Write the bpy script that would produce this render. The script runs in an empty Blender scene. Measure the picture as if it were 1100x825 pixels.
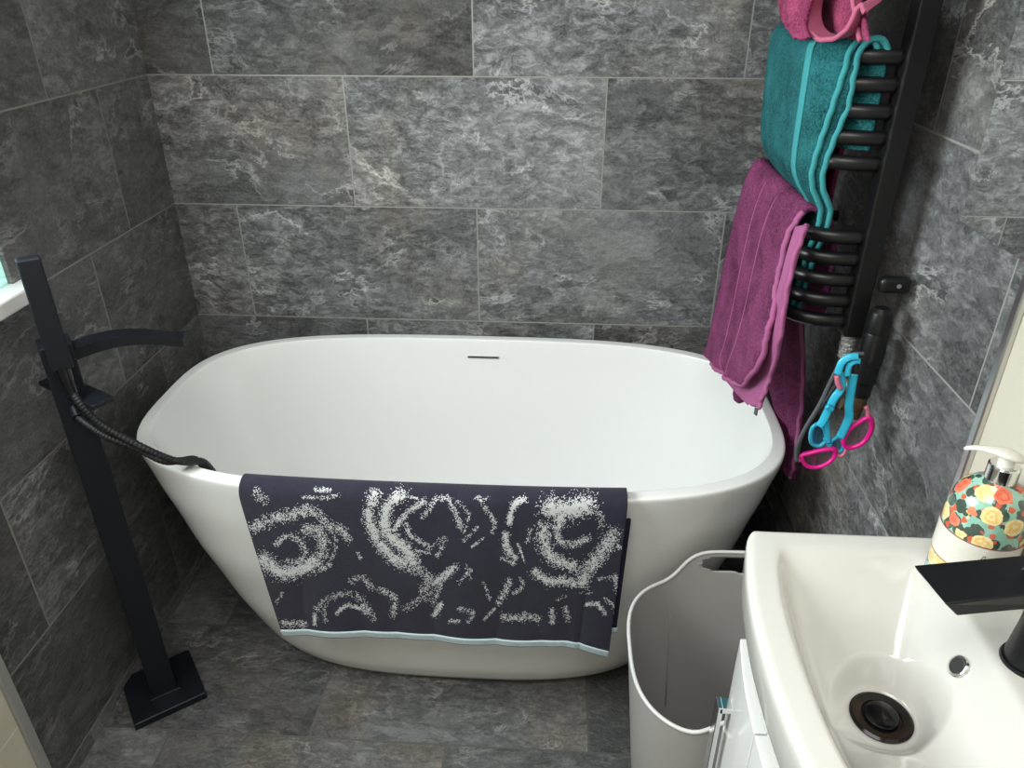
import bpy, bmesh, math, random
import numpy as np
from mathutils import Vector, Matrix
random.seed(4); PI = math.pi
C = bpy.context.scene.collection

# ------------------------------------------------------------------ camera
CAM = np.array([.9579, -1.8336, 1.4536]); YAW, PITCH, ROLL, F = .0627, .4984, -.001, 820.6
def cam_axes():
    cy, sy, cp, sp_, cr, sr = math.cos(YAW), math.sin(YAW), math.cos(PITCH), math.sin(PITCH), math.cos(ROLL), math.sin(ROLL)
    f = np.array([-sy*cp, cy*cp, -sp_]); r = np.array([cy, sy, 0.]); u = np.cross(r, f)
    return r*cr+u*sr, -r*sr+u*cr, f
CR, CU, CF = cam_axes()
def at(x, y, ax, v):                                  # measured point of the photograph on a world plane
    d = CF+(x-550)/F*CR-(y-412.5)/F*CU; i = 'xyz'.index(ax)
    return tuple(CAM+(v-CAM[i])/d[i]*d)
def pix(P):
    d = P-CAM; z = d@CF
    return 550+F*(d@CR)/z, 412.5-F*(d@CU)/z
cd = bpy.data.cameras.new('camera'); cam = bpy.data.objects.new('camera', cd); C.objects.link(cam)
m = Matrix([list(CR)+[CAM[0]], list(CU)+[0], list(-CF)+[0], [0, 0, 0, 1]])
cam.matrix_world = Matrix(((CR[0], CU[0], -CF[0], CAM[0]), (CR[1], CU[1], -CF[1], CAM[1]), (CR[2], CU[2], -CF[2], CAM[2]), (0, 0, 0, 1)))
cd.sensor_width = 36; cd.lens = F/1100*36; cd.clip_start = .01
bpy.context.scene.camera = cam

# ------------------------------------------------------------------ materials
class NT:
    def __init__(s, name):
        s.m = bpy.data.materials.new(name); s.m.use_nodes = True; s.t = s.m.node_tree
        s.b = s.t.nodes['Principled BSDF']
    def n(s, typ, **kw):
        o = s.t.nodes.new(typ)
        for k, v in kw.items():
            if k in o.inputs and not hasattr(o, k): s.put(o.inputs[k], v)
            elif hasattr(o, k): setattr(o, k, v)
            else: s.put(o.inputs[k.replace('_', ' ')], v)
        return o
    def put(s, inp, v):
        if isinstance(v, bpy.types.NodeSocket): s.t.links.new(v, inp)
        else: inp.default_value = v
    def ma(s, op, a, b=None, c=None, clamp=False):
        o = s.t.nodes.new('ShaderNodeMath'); o.operation = op; o.use_clamp = clamp
        s.put(o.inputs[0], a)
        if b is not None: s.put(o.inputs[1], b)
        if c is not None: s.put(o.inputs[2], c)
        return o.outputs[0]
    def mix(s, f, a, b):
        o = s.t.nodes.new('ShaderNodeMix'); o.data_type = 'RGBA'
        s.put(o.inputs[0], f); s.put(o.inputs[6], a); s.put(o.inputs[7], b); return o.outputs[2]
    def xyz(s, x, y, z):
        o = s.t.nodes.new('ShaderNodeCombineXYZ'); s.put(o.inputs[0], x); s.put(o.inputs[1], y); s.put(o.inputs[2], z); return o.outputs[0]
    def coord(s):
        tc = s.t.nodes.new('ShaderNodeTexCoord'); o = s.t.nodes.new('ShaderNodeSeparateXYZ')
        s.t.links.new(tc.outputs['Object'], o.inputs[0]); return o.outputs, tc.outputs['Object']
    def noise(s, vec, scale, detail=5, rough=.6, dist=0):
        o = s.t.nodes.new('ShaderNodeTexNoise'); s.put(o.inputs['Vector'], vec)
        o.inputs['Scale'].default_value = scale; o.inputs['Detail'].default_value = detail
        o.inputs['Roughness'].default_value = rough; o.inputs['Distortion'].default_value = dist
        return o.outputs['Fac']
    def white(s, vec):
        o = s.t.nodes.new('ShaderNodeTexWhiteNoise'); s.put(o.inputs['Vector'], vec); return o.outputs
    def ramp(s, f, stops):
        o = s.t.nodes.new('ShaderNodeValToRGB'); s.put(o.inputs[0], f); e = o.color_ramp.elements
        while len(e) < len(stops): e.new(.5)
        for el, (p, c) in zip(e, stops):
            el.position = p; el.color = (c, c, c, 1) if not isinstance(c, tuple) else c+(1,)
        return o.outputs[0]
    def bump(s, h, strength=.3, dist=.01):
        o = s.t.nodes.new('ShaderNodeBump'); o.inputs['Strength'].default_value = strength; o.inputs['Distance'].default_value = dist
        s.put(o.inputs['Height'], h); s.put(s.b.inputs['Normal'], o.outputs[0])
    def set(s, color=None, rough=None, metal=None, spec=None, **kw):
        for k, v in (('Base Color', color), ('Roughness', rough), ('Metallic', metal), ('Specular IOR Level', spec)):
            if v is not None: s.put(s.b.inputs[k], v+(1,) if isinstance(v, tuple) and len(v) == 3 else v)
        for k, v in kw.items(): s.put(s.b.inputs[k.replace('_', ' ')], v)
        return s.m

def slate(name, ua, va, v0, o0, o1, tone=1.0, seed=0.0, warm=0.0, grout=.0035, gcol=(.24, .235, .22), tw=.6, th=.3, con=1.0, sheen=.42):
    """natural slate look tiles, ua/va = axes, v0 = a grout line, o0/o1 = joint offsets of even and odd rows"""
    t = NT(name); (X, vec) = t.coord(); u, v = X[ua], X[va]
    rv = t.ma('DIVIDE', t.ma('SUBTRACT', v, v0), th); row = t.ma('FLOOR', rv); fv = t.ma('SUBTRACT', rv, row)
    par = t.ma('FLOORED_MODULO', row, 2.0)
    off = t.ma('MULTIPLY_ADD', par, o1-o0, o0)
    ru = t.ma('DIVIDE', t.ma('SUBTRACT', u, off), tw); col = t.ma('FLOOR', ru); fu = t.ma('SUBTRACT', ru, col)
    du = t.ma('MULTIPLY', t.ma('MINIMUM', fu, t.ma('SUBTRACT', 1.0, fu)), tw)
    dv = t.ma('MULTIPLY', t.ma('MINIMUM', fv, t.ma('SUBTRACT', 1.0, fv)), th)
    d = t.ma('MINIMUM', du, dv)
    g = t.ma('LESS_THAN', d, grout/2)
    rnd = t.white(t.xyz(row, col, seed)); 
    sx = t.n('ShaderNodeSeparateColor'); t.put(sx.inputs[0], rnd['Color'])
    r1, r2, r3 = sx.outputs
    # texture vector per tile
    tv = t.xyz(t.ma('MULTIPLY_ADD', r1, 37.0, u), t.ma('MULTIPLY_ADD', r2, 23.0, v), t.ma('MULTIPLY', r3, 11.0))
    def mapped(sc, rot, loc=(0, 0, 0)):
        st = t.n('ShaderNodeMapping'); t.put(st.inputs['Vector'], tv); st.inputs['Scale'].default_value = sc; st.inputs['Rotation'].default_value = (0, 0, rot); st.inputs['Location'].default_value = loc
        return st.outputs[0]
    va1, va2 = mapped((1, 1.5, 1), .2), mapped((1, 1.9, 1), .35, (5, 3, 1))
    A = t.noise(va1, 2.7, 13, .66, .35); B = t.noise(va2, 4.6, 12, .70, .2)
    n2 = t.noise(va2, 24, 11, .80, .5); n3 = t.noise(tv, 150, 5, .85, .2); n5 = t.noise(va1, 2.0, 2, .5)
    plate = t.ramp(A, [(.470, 0.0), (.495, 1.0)]); plate2 = t.ramp(B, [(.50, 0.0), (.56, 1.0)]); plate3 = t.ramp(A, [(.56, 0.0), (.575, 1.0)])
    vein = t.ramp(t.ma('ABSOLUTE', t.ma('SUBTRACT', A, .482)), [(0, 1.0), (.005, .7), (.016, 0.0)])
    vein = t.ma('MULTIPLY', vein, t.ramp(t.noise(tv, 7, 2), [(.45, 0.0), (.62, 1.0)]))
    fine = t.ramp(n2, [(.41, 0.0), (.50, .28), (.60, 1.0)])
    base = t.ma('ADD', t.ma('MULTIPLY', plate, .030*con), t.ma('MULTIPLY', plate2, .026*con))
    base = t.ma('ADD', base, t.ma('MULTIPLY', plate3, .024*con))
    base = t.ma('ADD', base, t.ma('MULTIPLY', fine, t.ma('MULTIPLY_ADD', t.ramp(n5, [(.4, 0.0), (.6, 1.0)]), .11*con, .06*con)))
    base = t.ma('ADD', base, t.ma('MULTIPLY', t.ramp(n3, [(.42, 0.0), (.60, 1.0)]), .060))
    base = t.ma('ADD', t.ma('ADD', base, t.ma('MULTIPLY', vein, .27*con)), max(.022, .075-.037*con))
    base = t.ma('MULTIPLY', base, t.ma('MULTIPLY_ADD', r2, .75, .66))
    base = t.ma('MULTIPLY', base, tone)
    tint = t.mix(t.ramp(t.noise(tv, 2.5, 3), [(.52, 0.0), (.68, 1.0)]), (.97, .985, 1.0, 1), (1.06+warm, .99, .90-warm, 1))
    cm = t.n('ShaderNodeVectorMath', operation='SCALE'); t.put(cm.inputs[0], tint); t.put(cm.inputs['Scale'], base)
    rgb = cm.outputs[0]
    col_ = t.mix(g, rgb, tuple(c*min(tone, 1.3) for c in gcol)+(1,))
    h = t.ma('ADD', t.ma('MULTIPLY', n2, .9), t.ma('ADD', t.ma('MULTIPLY', n3, .2), t.ma('MULTIPLY', t.ma('ADD', plate, plate2), .3)))
    h = t.ma('MULTIPLY', h, t.ma('SUBTRACT', 1.0, g))
    h = t.ma('MULTIPLY_ADD', g, .2, h)
    t.bump(h, 1.0, .006)
    t.set(color=col_, rough=t.ma('MULTIPLY_ADD', n2, .3, sheen-.12), spec=.5)
    return t.m

def simple(name, col, rough=.5, metal=0., spec=.5, bump=None, **kw):
    t = NT(name); t.set(color=col, rough=rough, metal=metal, spec=spec, **kw)
    X, vec = t.coord()
    if bump: t.bump(t.noise(vec, bump[0], 4), bump[1], bump[2])
    else:
        n = t.noise(vec, 14, 3); t.put(t.b.inputs['Roughness'], t.ma('MULTIPLY_ADD', n, .06, max(rough-.03, 0)))
    return t.m

def terry(name, col, light=.7, dark=.42):
    t = NT(name); X, vec = t.coord()
    n = t.noise(vec, 260, 5, .85); n2 = t.noise(vec, 14, 4, .6); v = t.n('ShaderNodeTexVoronoi'); t.put(v.inputs['Vector'], vec); v.inputs['Scale'].default_value = 500
    f = t.ma('ADD', t.ma('MULTIPLY', n, .65), t.ma('MULTIPLY', n2, .35))
    c = t.mix(t.ramp(f, [(.40, 0.0), (.60, 1.0)]), tuple(x*dark for x in col)+(1,), tuple(min(1, x*(1+light)+.02) for x in col)+(1,))
    t.bump(t.ma('ADD', n, t.ma('MULTIPLY', v.outputs['Distance'], .7)), .9, .003)
    t.set(color=c, rough=.95, spec=.1, Sheen_Weight=.15, Sheen_Roughness=.5)
    t.put(t.b.inputs['Sheen Tint'], tuple(min(1, x*1.5+.1) for x in col)+(1,))
    return t.m

M = {}
M['ceramic'] = simple('glazed_ceramic', (.60, .59, .555), .12, spec=.55, Coat_Weight=.5, Coat_Roughness=.05)
M['acrylic'] = simple('white_acrylic', (.84, .845, .83), .17, spec=.5, Coat_Weight=.35, Coat_Roughness=.08)
M['black'] = simple('matt_black_metal', (.0065, .0075, .0115), .38, spec=.38)
M['tap_black'] = simple('basin_tap_black', (.006, .0065, .008), .3, spec=.3)
M['black_satin'] = simple('satin_black_paint', (.0065, .0065, .007), .33, spec=.4)
M['hose'] = simple('black_hose', (.012, .012, .014), .5, spec=.4)
M['black_gloss'] = simple('gloss_black_plastic', (.005, .005, .006), .14, spec=.28)
M['chrome'] = simple('chrome', (.78, .78, .79), .1, 1.0)
M['alu'] = simple('brushed_aluminium', (.62, .62, .62), .3, 1.0)
M['brass'] = simple('tarnished_brass', (.16, .11, .06), .42, .8, bump=(120, .4, .002))
M['tape'] = simple('crinkled_tape', (.42, .42, .41), .35, .6, bump=(160, 1, .006))
M['gloss_white'] = simple('gloss_white_lacquer', (.80, .80, .78), .12, spec=.5)
M['white_paint'] = simple('white_paint', (.80, .80, .79), .45)
M['ceil'] = simple('ceiling_paint', (.7, .7, .69), .9)
M['grey_plastic'] = simple('grey_plastic', (.37, .355, .34), .42, spec=.4)
M['mirror'] = simple('mirror_glass', (.86, .87, .86), .0, 1.0)
M['mirror'].node_tree.nodes['Principled BSDF'].inputs['Roughness'].default_value = .005
for l in list(M['mirror'].node_tree.links):
    if l.to_socket.name == 'Roughness': M['mirror'].node_tree.links.remove(l)
M['dark'] = simple('void_shade', (.01, .01, .01), .6)  # near-black colour standing in for the shade inside overflow openings
M['seal'] = simple('grey_trim', (.30, .30, .29), .45)
M['teal'] = terry('teal_terry', (.008, .108, .120))
M['teal_hem'] = simple('teal_hem', (.05, .27, .29), .9, spec=.1, bump=(300, .5, .002))
M['purple'] = terry('purple_terry', (.17, .030, .100))
M['purple_hem'] = simple('purple_hem', (.33, .10, .22), .9, spec=.1, bump=(300, .5, .002))
M['pink'] = terry('pink_terry', (.29, .042, .115))
M['pink_hem'] = simple('pink_hem', (.42, .11, .19), .9, spec=.1, bump=(260, .5, .002))
M['hem_blue'] = simple('pale_blue_hem', (.50, .60, .65), .9, spec=.1, bump=(260, .7, .003))
M['blue_rubber'] = simple('cyan_silicone', (.03, .42, .62), .3, spec=.5)
M['pink_rubber'] = simple('magenta_silicone', (.72, .01, .25), .28, spec=.5)
M['grey_strap'] = simple('grey_rubber_strap', (.07, .08, .09), .45)
M['rose_clip'] = simple('rose_plastic_clip', (.6, .16, .25), .3)
t = NT('tinted_lens'); t.set(color=(.25, .10, .16), rough=.05, Transmission_Weight=.7, Alpha=.75); M['lens'] = t.m
t = NT('blue_lens'); t.set(color=(.03, .25, .5), rough=.05, Transmission_Weight=.6, Alpha=.8); M['lens_blue'] = t.m
M['cream_white'] = simple('cream_white_plastic', (.72, .70, .64), .25)

Z1 = .939
M['wall_back'] = slate('slate_tiles_back', 0, 2, Z1, .457, .157, 1.12, 8.0, con=1.12)
M['wall_left'] = slate('slate_tiles_left', 1, 2, Z1, -.22, -.385, 1.0, 2.0, warm=-.05, con=.75)
M['wall_right'] = slate('slate_tiles_right', 1, 2, Z1, -.32, -.62, 1.12, 3.0, con=1.25, sheen=.5)
M['floor'] = slate('slate_tiles_floor', 0, 1, -.482, .15, .453, .80, 5.0, warm=.06, con=.65, grout=.004, gcol=(.13, .125, .115))
def cream():
    t = NT('cream_tiles'); X, vec = t.coord()
    rv = t.ma('DIVIDE', t.ma('SUBTRACT', X[2], Z1-.1), .3); fv = t.ma('FRACT', rv)
    ru = t.ma('DIVIDE', X[1], .6); fu = t.ma('FRACT', ru)
    d = t.ma('MINIMUM', t.ma('MULTIPLY', t.ma('MINIMUM', fu, t.ma('SUBTRACT', 1.0, fu)), .6), t.ma('MULTIPLY', t.ma('MINIMUM', fv, t.ma('SUBTRACT', 1.0, fv)), .3))
    g = t.ma('LESS_THAN', d, .0018)
    c = t.mix(t.noise(vec, 5, 5), (.50, .46, .37, 1), (.66, .62, .52, 1))
    t.set(color=t.mix(g, c, (.72, .70, .64, 1)), rough=.3); return t.m
M['cream'] = cream()

# ------------------------------------------------------------------ geometry helpers
def link(name, me, mat, parent=None, smooth=False):
    o = bpy.data.objects.new(name, me); C.objects.link(o)
    for mm in (mat if isinstance(mat, (list, tuple)) else [mat]): me.materials.append(mm)
    if parent is not None: o.parent = parent
    if smooth:
        for p in me.polygons: p.use_smooth = True
    return o
def tag(o, label=None, cat=None, group=None, kind=None):
    if label: o['label'] = label
    if cat: o['category'] = cat
    if group: o['group'] = group
    if kind: o['kind'] = kind
    return o
def thing(name, label, cat, loc=(0, 0, 0), group=None):
    o = bpy.data.objects.new(name, None); C.objects.link(o); o.empty_display_size = .05
    tag(o, label, cat, group)
    o['_l'] = 0; del o['_l']
    o.location = loc
    return o
def place(o, parent):                                  # geometry is written in world metres; keep it there under an empty
    o.matrix_parent_inverse = Matrix.Translation(-Vector(parent.location)); return o
def mesh(name, V, Fc, mat, parent=None, smooth=True):
    me = bpy.data.meshes.new(name); me.from_pydata([tuple(map(float, v)) for v in V], [], Fc); me.update()
    bm = bmesh.new(); bm.from_mesh(me); bmesh.ops.recalc_face_normals(bm, faces=bm.faces); bm.to_mesh(me); bm.free()
    o = link(name, me, mat, parent, smooth)
    if parent is not None and parent.type == 'EMPTY': place(o, parent)
    elif parent is not None: o.matrix_parent_inverse = Matrix.Identity(4)
    return o
class MB:
    def __init__(s): s.bm = bmesh.new(); s.mi = 0
    def _m(s, vs):
        for f in {f for v in vs for f in v.link_faces}: f.material_index = s.mi
    def box(s, c, d, rz=0, bev=0, rot=None, seg=2):
        r = bmesh.ops.create_cube(s.bm, size=1); vs = r['verts']
        mt = Matrix.Translation(c) @ (rot if rot is not None else Matrix.Rotation(rz, 4, 'Z')) @ Matrix.Diagonal((d[0], d[1], d[2], 1))
        bmesh.ops.transform(s.bm, matrix=mt, verts=vs)
        s._m(vs)
        if bev:
            es = list({e for v in vs for e in v.link_edges}); bmesh.ops.bevel(s.bm, geom=es, offset=bev, segments=seg, affect='EDGES', profile=.5)
        return s
    def cyl(s, a, b, r1, r2=None, n=32, cap=True):
        a, b = Vector(a), Vector(b); r2 = r1 if r2 is None else r2; d = b-a
        q = d.to_track_quat('Z', 'Y').to_matrix().to_4x4()
        r = bmesh.ops.create_cone(s.bm, cap_ends=cap, segments=n, radius1=r1, radius2=r2, depth=d.length)
        bmesh.ops.transform(s.bm, matrix=Matrix.Translation((a+b)/2) @ q, verts=r['verts']); s._m(r['verts']); return s
    def lathe(s, c, prof, n=48, sx=1, sy=1):
        rings = []
        for r, z in prof:
            rings.append([s.bm.verts.new((c[0]+r*sx*math.cos(2*PI*k/n), c[1]+r*sy*math.sin(2*PI*k/n), c[2]+z)) for k in range(n)])
        for a, b in zip(rings, rings[1:]):
            for k in range(n): f = s.bm.faces.new((a[k], a[(k+1) % n], b[(k+1) % n], b[k])); f.material_index = s.mi
        for R_, fl in ((rings[0], 1), (rings[-1], 0)):
            if prof[0 if fl else -1][0] > 1e-5: s.bm.faces.new(R_[::-1] if fl else R_)
        return s
    def build(s, name, mat, parent=None, smooth=False, auto=None):
        bmesh.ops.recalc_face_normals(s.bm, faces=s.bm.faces)
        me = bpy.data.meshes.new(name); s.bm.to_mesh(me); s.bm.free()
        o = link(name, me, mat, parent, smooth)
        if auto: 
            for p in me.polygons: p.use_smooth = True
            me.set_sharp_from_angle(angle=math.radians(auto))
        if parent is not None and parent.type == 'EMPTY': place(o, parent)
        return o
def catmull(P, n=8, closed=False):
    P = [np.array(p, float) for p in P]; out = []
    L = len(P); rng = range(L if closed else L-1)
    for i in rng:
        if closed: a, b, c, d = P[(i-1) % L], P[i], P[(i+1) % L], P[(i+2) % L]
        else: a, b, c, d = P[max(i-1, 0)], P[i], P[i+1], P[min(i+2, L-1)]
        for k in range(n):
            t_ = k/n; out.append(.5*((2*b)+(-a+c)*t_+(2*a-5*b+4*c-d)*t_**2+(-a+3*b-3*c+d)*t_**3))
    if not closed: out.append(P[-1])
    return out
def tube_geo(P, rad, n=12, closed=False, rx=None, up=(0, 0, 1)):
    """rx: optional (half width, half thickness) for a flat strap section"""
    P = [Vector(p) for p in P]; L = len(P); V = []; Fc = []
    prev = Vector(up)
    for i, p in enumerate(P):
        t_ = (P[(i+1) % L]-P[i-1]) if closed else (P[min(i+1, L-1)]-P[max(i-1, 0)])
        t_.normalize(); s_ = t_.cross(prev)
        if s_.length < 1e-4: s_ = t_.cross(Vector((1, 0, 0)))
        s_.normalize(); up_ = s_.cross(t_).normalized(); prev = up_ if rx is None else Vector(up)
        for k in range(n):
            a = 2*PI*k/n; r = rad(i) if callable(rad) else rad
            if rx: V.append(p+s_*rx[0]*math.cos(a)+up_*rx[1]*math.sin(a))
            else: V.append(p+s_*r*math.cos(a)+up_*r*math.sin(a))
    for i in range(L if closed else L-1):
        j = (i+1) % L
        for k in range(n): Fc.append((i*n+k, i*n+(k+1) % n, j*n+(k+1) % n, j*n+k))
    if not closed: Fc.append(tuple(range(n))[::-1]); Fc.append(tuple((L-1)*n+k for k in range(n)))
    return V, Fc
def tube(name, P, rad, mat, parent=None, n=12, closed=False, rx=None, up=(0, 0, 1)):
    V, Fc = tube_geo(P, rad, n, closed, rx, up); return mesh(name, V, Fc, mat, parent)
def grid(name, fn, nu, nv, mat, parent=None, thick=0, wrap=False, sub=0):
    V = [fn(i/nu, j/nv) for i in range(nu+1) for j in range(nv+1)]
    Fc = [(i*(nv+1)+j, (i+1)*(nv+1)+j, (i+1)*(nv+1)+j+1, i*(nv+1)+j+1) for i in range(nu) for j in range(nv)]
    me = bpy.data.meshes.new(name); me.from_pydata([tuple(map(float, v)) for v in V], [], Fc); me.update()
    o = link(name, me, mat, parent, True)
    if parent is not None and parent.type == 'EMPTY': place(o, parent)
    if thick:
        s_ = o.modifiers.new('thickness', 'SOLIDIFY'); s_.thickness = thick; s_.offset = 0
    return o

# ------------------------------------------------------------------ room
W, YN, H = 1.51, -2.7, 2.4; SPL = -.956
def struct(name, mb, mat): return tag(mb.build(name, mat), kind='structure')
struct('floor', MB().box((W/2, YN/2, -.05), (W+.4, -YN+.4, .1)), M['floor'])
struct('ceiling', MB().box((W/2, YN/2, H+.05), (W+.4, -YN+.4, .1)), M['ceil'])
struct('wall_back', MB().box((W/2, .05, H/2), (W+.2, .1, H)), M['wall_back'])
b = MB(); wy0, wy1, wz0, wz1 = -.622, -1.55, .965, 1.85       # window opening in the left wall
def lbox(y0, y1, z0, z1, mi): b.mi = mi; b.box((-.05, (y0+y1)/2, (z0+z1)/2), (.1, abs(y1-y0), z1-z0))
lbox(0, wy0, 0, H, 0); lbox(wy0, SPL, 0, wz0, 0); lbox(wy0, SPL, wz1, H, 0)
lbox(SPL, wy1, 0, wz0, 1); lbox(SPL, wy1, wz1, H, 1); lbox(wy1, YN, 0, H, 1)
struct('wall_left', b, [M['wall_left'], M['cream']])
b = MB(); b.box((W+.05, SPL/2, H/2), (.1, -SPL, H)); b.mi = 1; b.box((W+.05, (SPL+YN)/2, H/2), (.1, SPL-YN, H))
struct('wall_right', b, [M['wall_right'], M['cream']])
struct('wall_front', MB().box((W/2, YN-.05, H/2), (W+.2, .1, H)), M['cream'])
struct('trim_1', MB().box((.004, SPL, H*.2), (.008, .022, .96), bev=.002), M['seal'])
struct('trim_2', MB().box((W-.004, SPL-.002, H/2), (.009, .014, H), bev=.002), M['alu'])

# window
t = NT('frosted_pane'); X, vec = t.coord(); n = t.noise(vec, 160, 4, .7)
c = t.mix(t.ramp(n, [(.35, 0.0), (.7, 1.0)]), (.22, .55, .48, 1), (.62, .92, .84, 1))
t.set(color=c, rough=.3); t.put(t.b.inputs['Emission Color'], c); t.b.inputs['Emission Strength'].default_value = .75; M['pane'] = t.m
wn = struct('window_1', MB().box((-.045, wy0-.006, (wz0+wz1)/2), (.05, .012, wz1-wz0)).box((-.045, wy1+.006, (wz0+wz1)/2), (.05, .012, wz1-wz0)).box((-.045, (wy0+wy1)/2, wz1-.006), (.05, -wy1+wy0, .012)).box((-.045, (wy0+wy1)/2, wz0+.006), (.05, -wy1+wy0, .012)), M['white_paint'])
MB().box((-.012, (wy0+wy1)/2, (wz0+wz1)/2), (.008, wy0-wy1-.004, wz1-wz0-.004)).build('pane', M['pane'], wn)
MB().box((-.002, (wy0+wy1)/2+.014, wz0-.0145), (.075, wy0-wy1+.045, .029), bev=.004).build('sill', M['white_paint'], wn)

# ------------------------------------------------------------------ bathtub
TX, TY, TZ = .757, -.376, .612
def sup(a, b_, n_, k, N):
    th = 2*PI*k/N; c_, s_ = math.cos(th), math.sin(th)
    return TX+a*math.copysign(abs(c_)**(2/n_), c_), TY+b_*math.copysign(abs(s_)**(2/n_), s_)
def tub():
    T = thing('bathtub', 'large white freestanding oval bathtub with thin rim standing on the slate floor', 'bathtub', (TX, TY, 0))
    prof = []   # (a, b, z, n)
    ctl = [(0.0, .425, .222, 3.0), (.008, .445, .238, 3.0), (.035, .475, .258, 3.0), (.08, .505, .278, 3.0), (.2, .56, .305, 3.0), (.35, .613, .325, 3.1), (.5, .655, .339, 3.2), (.585, .677, .347, 3.25), (.604, .680, .349, 3.25)]
    Zs = [c_[0] for c_ in ctl]
    for i in range(len(ctl)-1):
        for k in range(3):
            q = k/3; z = ctl[i][0]*(1-q)+ctl[i+1][0]*q
            prof.append([ctl[i][j]*(1-q)+ctl[i+1][j]*q for j in (1, 2)]+[z, ctl[i][3]])
    # smooth
    prof.append([.680, .349, .604, 3.25])
    for a in (30, 60, 90):
        prof.append([.675+.005*math.cos(math.radians(a)), .344+.005*math.cos(math.radians(a)), .606+.005*math.sin(math.radians(a)), 3.25])
    prof += [[.668, .337, .6112, 3.25], [.656, .325, .611, 3.25], [.6545, .3235, .6105, 3.25], [.6535, .3225, .609, 3.25], [.6515, .3205, .600, 3.25]]
    inner = [(.56, .643, .315), (.46, .620, .302), (.34, .585, .285), (.24, .545, .262), (.18, .510, .238), (.150, .47, .21), (.137, .42, .175), (.132, .32, .12), (.130, .15, .05), (.130, .02, .01)]
    prof += [[a, b_, z, 3.1 if z > .3 else 2.8] for z, a, b_ in inner]
    N = 160; V = []; Fc = []
    for a, b_, z, n_ in prof:
        for k in range(N): x, y = sup(a, b_, n_, k, N); V.append((x, y, z))
    for i in range(len(prof)-1):
        for k in range(N): Fc.append((i*N+k, i*N+(k+1) % N, (i+1)*N+(k+1) % N, (i+1)*N+k))
    Fc.append(tuple(range(N))[::-1]); Fc.append(tuple((len(prof)-1)*N+k for k in range(N)))
    o = mesh('tub_shell', V, Fc, M['acrylic'], T)
    o.modifiers.new('s', 'SUBSURF').levels = 1; o.modifiers['s'].render_levels = 1
    # overflow slot on the inner far wall
    MB().box((.772, TY+.3195, .566), (.084, .016, .005), bev=.0025).build('overflow_slot', M['chrome'], T)
    MB().box((.772, TY+.3190, .5655), (.080, .0175, .0034)).build('slot_shade', M['dark'], T)  # solid bar, shade of the slot put into its colour
    MB().lathe((.772, TY, .1305), [(.001, .004), (.026, .004), (.031, .002), (.032, 0)]).build('plug', M['chrome'], T, auto=30)
tub()

# ------------------------------------------------------------------ rose towel over the front rim
S7 = [(((150,240),(220,205),(300,185),(380,165)),25,.62),(((380,150),(450,180),(490,230),(550,250),(580,290)),22,.55),(((390,250),(440,260),(470,320),(450,380),(400,420)),28,.55),
 (((190,390),(230,430),(300,455),(370,430),(430,400)),30,.85),(((250,320),(300,280),(360,310),(385,360),(350,400),(300,400)),14,.5),(((160,80),(200,120),(170,110)),22,.3),
 (((370,100),(450,105),(540,95)),8,.5),(((430,70),(500,75)),8,.7),(((500,240),(530,320),(500,400)),9,.35),(((450,440),(500,415)),12,.55),
 (((705,95),(680,190),(720,300),(790,380),(840,410)),24,.8),(((840,410),(900,440),(960,480),(940,530)),26,.42),(((830,95),(770,140),(755,230),(790,290),(850,340),(890,400)),26,.9),
 (((800,250),(860,170),(940,120)),12,.8),(((850,220),(880,280),(960,330)),12,.5),(((930,190),(980,130)),11,.5),(((860,340),(960,360)),10,.35),(((850,100),(910,110)),6,.6),
 (((600,490),(650,470),(690,520)),15,.42),(((730,530),(800,570),(790,650)),15,.5),(((440,620),(500,570),(580,550),(650,580),(700,660)),17,.36),
 (((530,640),(580,605),(640,620)),9,.8),(((650,600),(665,640)),9,.75),(((430,650),(430,690)),9,.9),(((850,620),(920,580),(1000,520)),20,.28),(((280,690),(380,690)),16,.6),(((250,590),(275,550)),9,.3),(((470,600),(480,680)),12,.3),(((630,360),(640,385)),7,.6)]
S8 = [(((0,170),(30,120),(90,110),(120,160),(150,240)),14,.55),(((140,120),(190,180),(170,260)),9,.4),(((220,110),(280,110)),9,.5),(((240,110),(280,170),(310,220),(300,260)),11,.5),(((170,300),(230,240)),9,.45),
 (((205,330),(260,290)),6,.75),(((445,115),(400,140),(378,220)),13,.97),(((360,280),(370,340),(400,380)),17,.78),(((345,385),(400,410)),8,.6),(((420,320),(450,400)),6,.6),
 (((570,150),(640,160),(740,140)),40,.9),(((540,250),(545,330),(590,390),(670,420)),28,.72),(((500,450),(560,490),(640,490),(680,500)),20,.75),(((600,260),(620,310),(680,320),(740,290)),18,.6),
 (((620,190),(600,230)),26,.85),(((860,280),(800,370),(740,440),(720,490)),32,.72),(((760,150),(800,180),(810,250)),15,.42),(((870,270),(890,340)),11,.5),(((480,250),(460,310)),10,.4),
 (((520,220),(500,300)),11,.35),(((870,470),(885,540)),12,.75),(((800,480),(860,470)),11,.4),(((740,600),(790,600),(820,640)),10,.75),(((830,570),(870,620),(880,680)),11,.45),(((640,620),(650,670)),15,.4),
 (((700,540),(760,550)),9,.25),(((260,500),(290,580)),8,.45),(((330,590),(360,540),(380,490)),14,.6),(((400,550),(445,510),(430,480)),9,.45),(((30,500),(120,430)),17,.85),(((20,600),(60,510)),11,.4),
 (((140,500),(200,440)),9,.4),(((30,650),(60,600)),12,.75),(((150,620),(210,640),(190,680)),11,.5),(((350,660),(440,665)),15,.6),(((450,650),(510,665)),15,.6),(((580,630),(580,680)),13,.7),
 (((260,670),(310,620)),6,.6),(((100,680),(140,680)),9,.6),(((0,340),(80,290),(40,380)),12,.35),(((600,580),(640,560)),8,.3),(((180,420),(200,480)),8,.4)]
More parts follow.
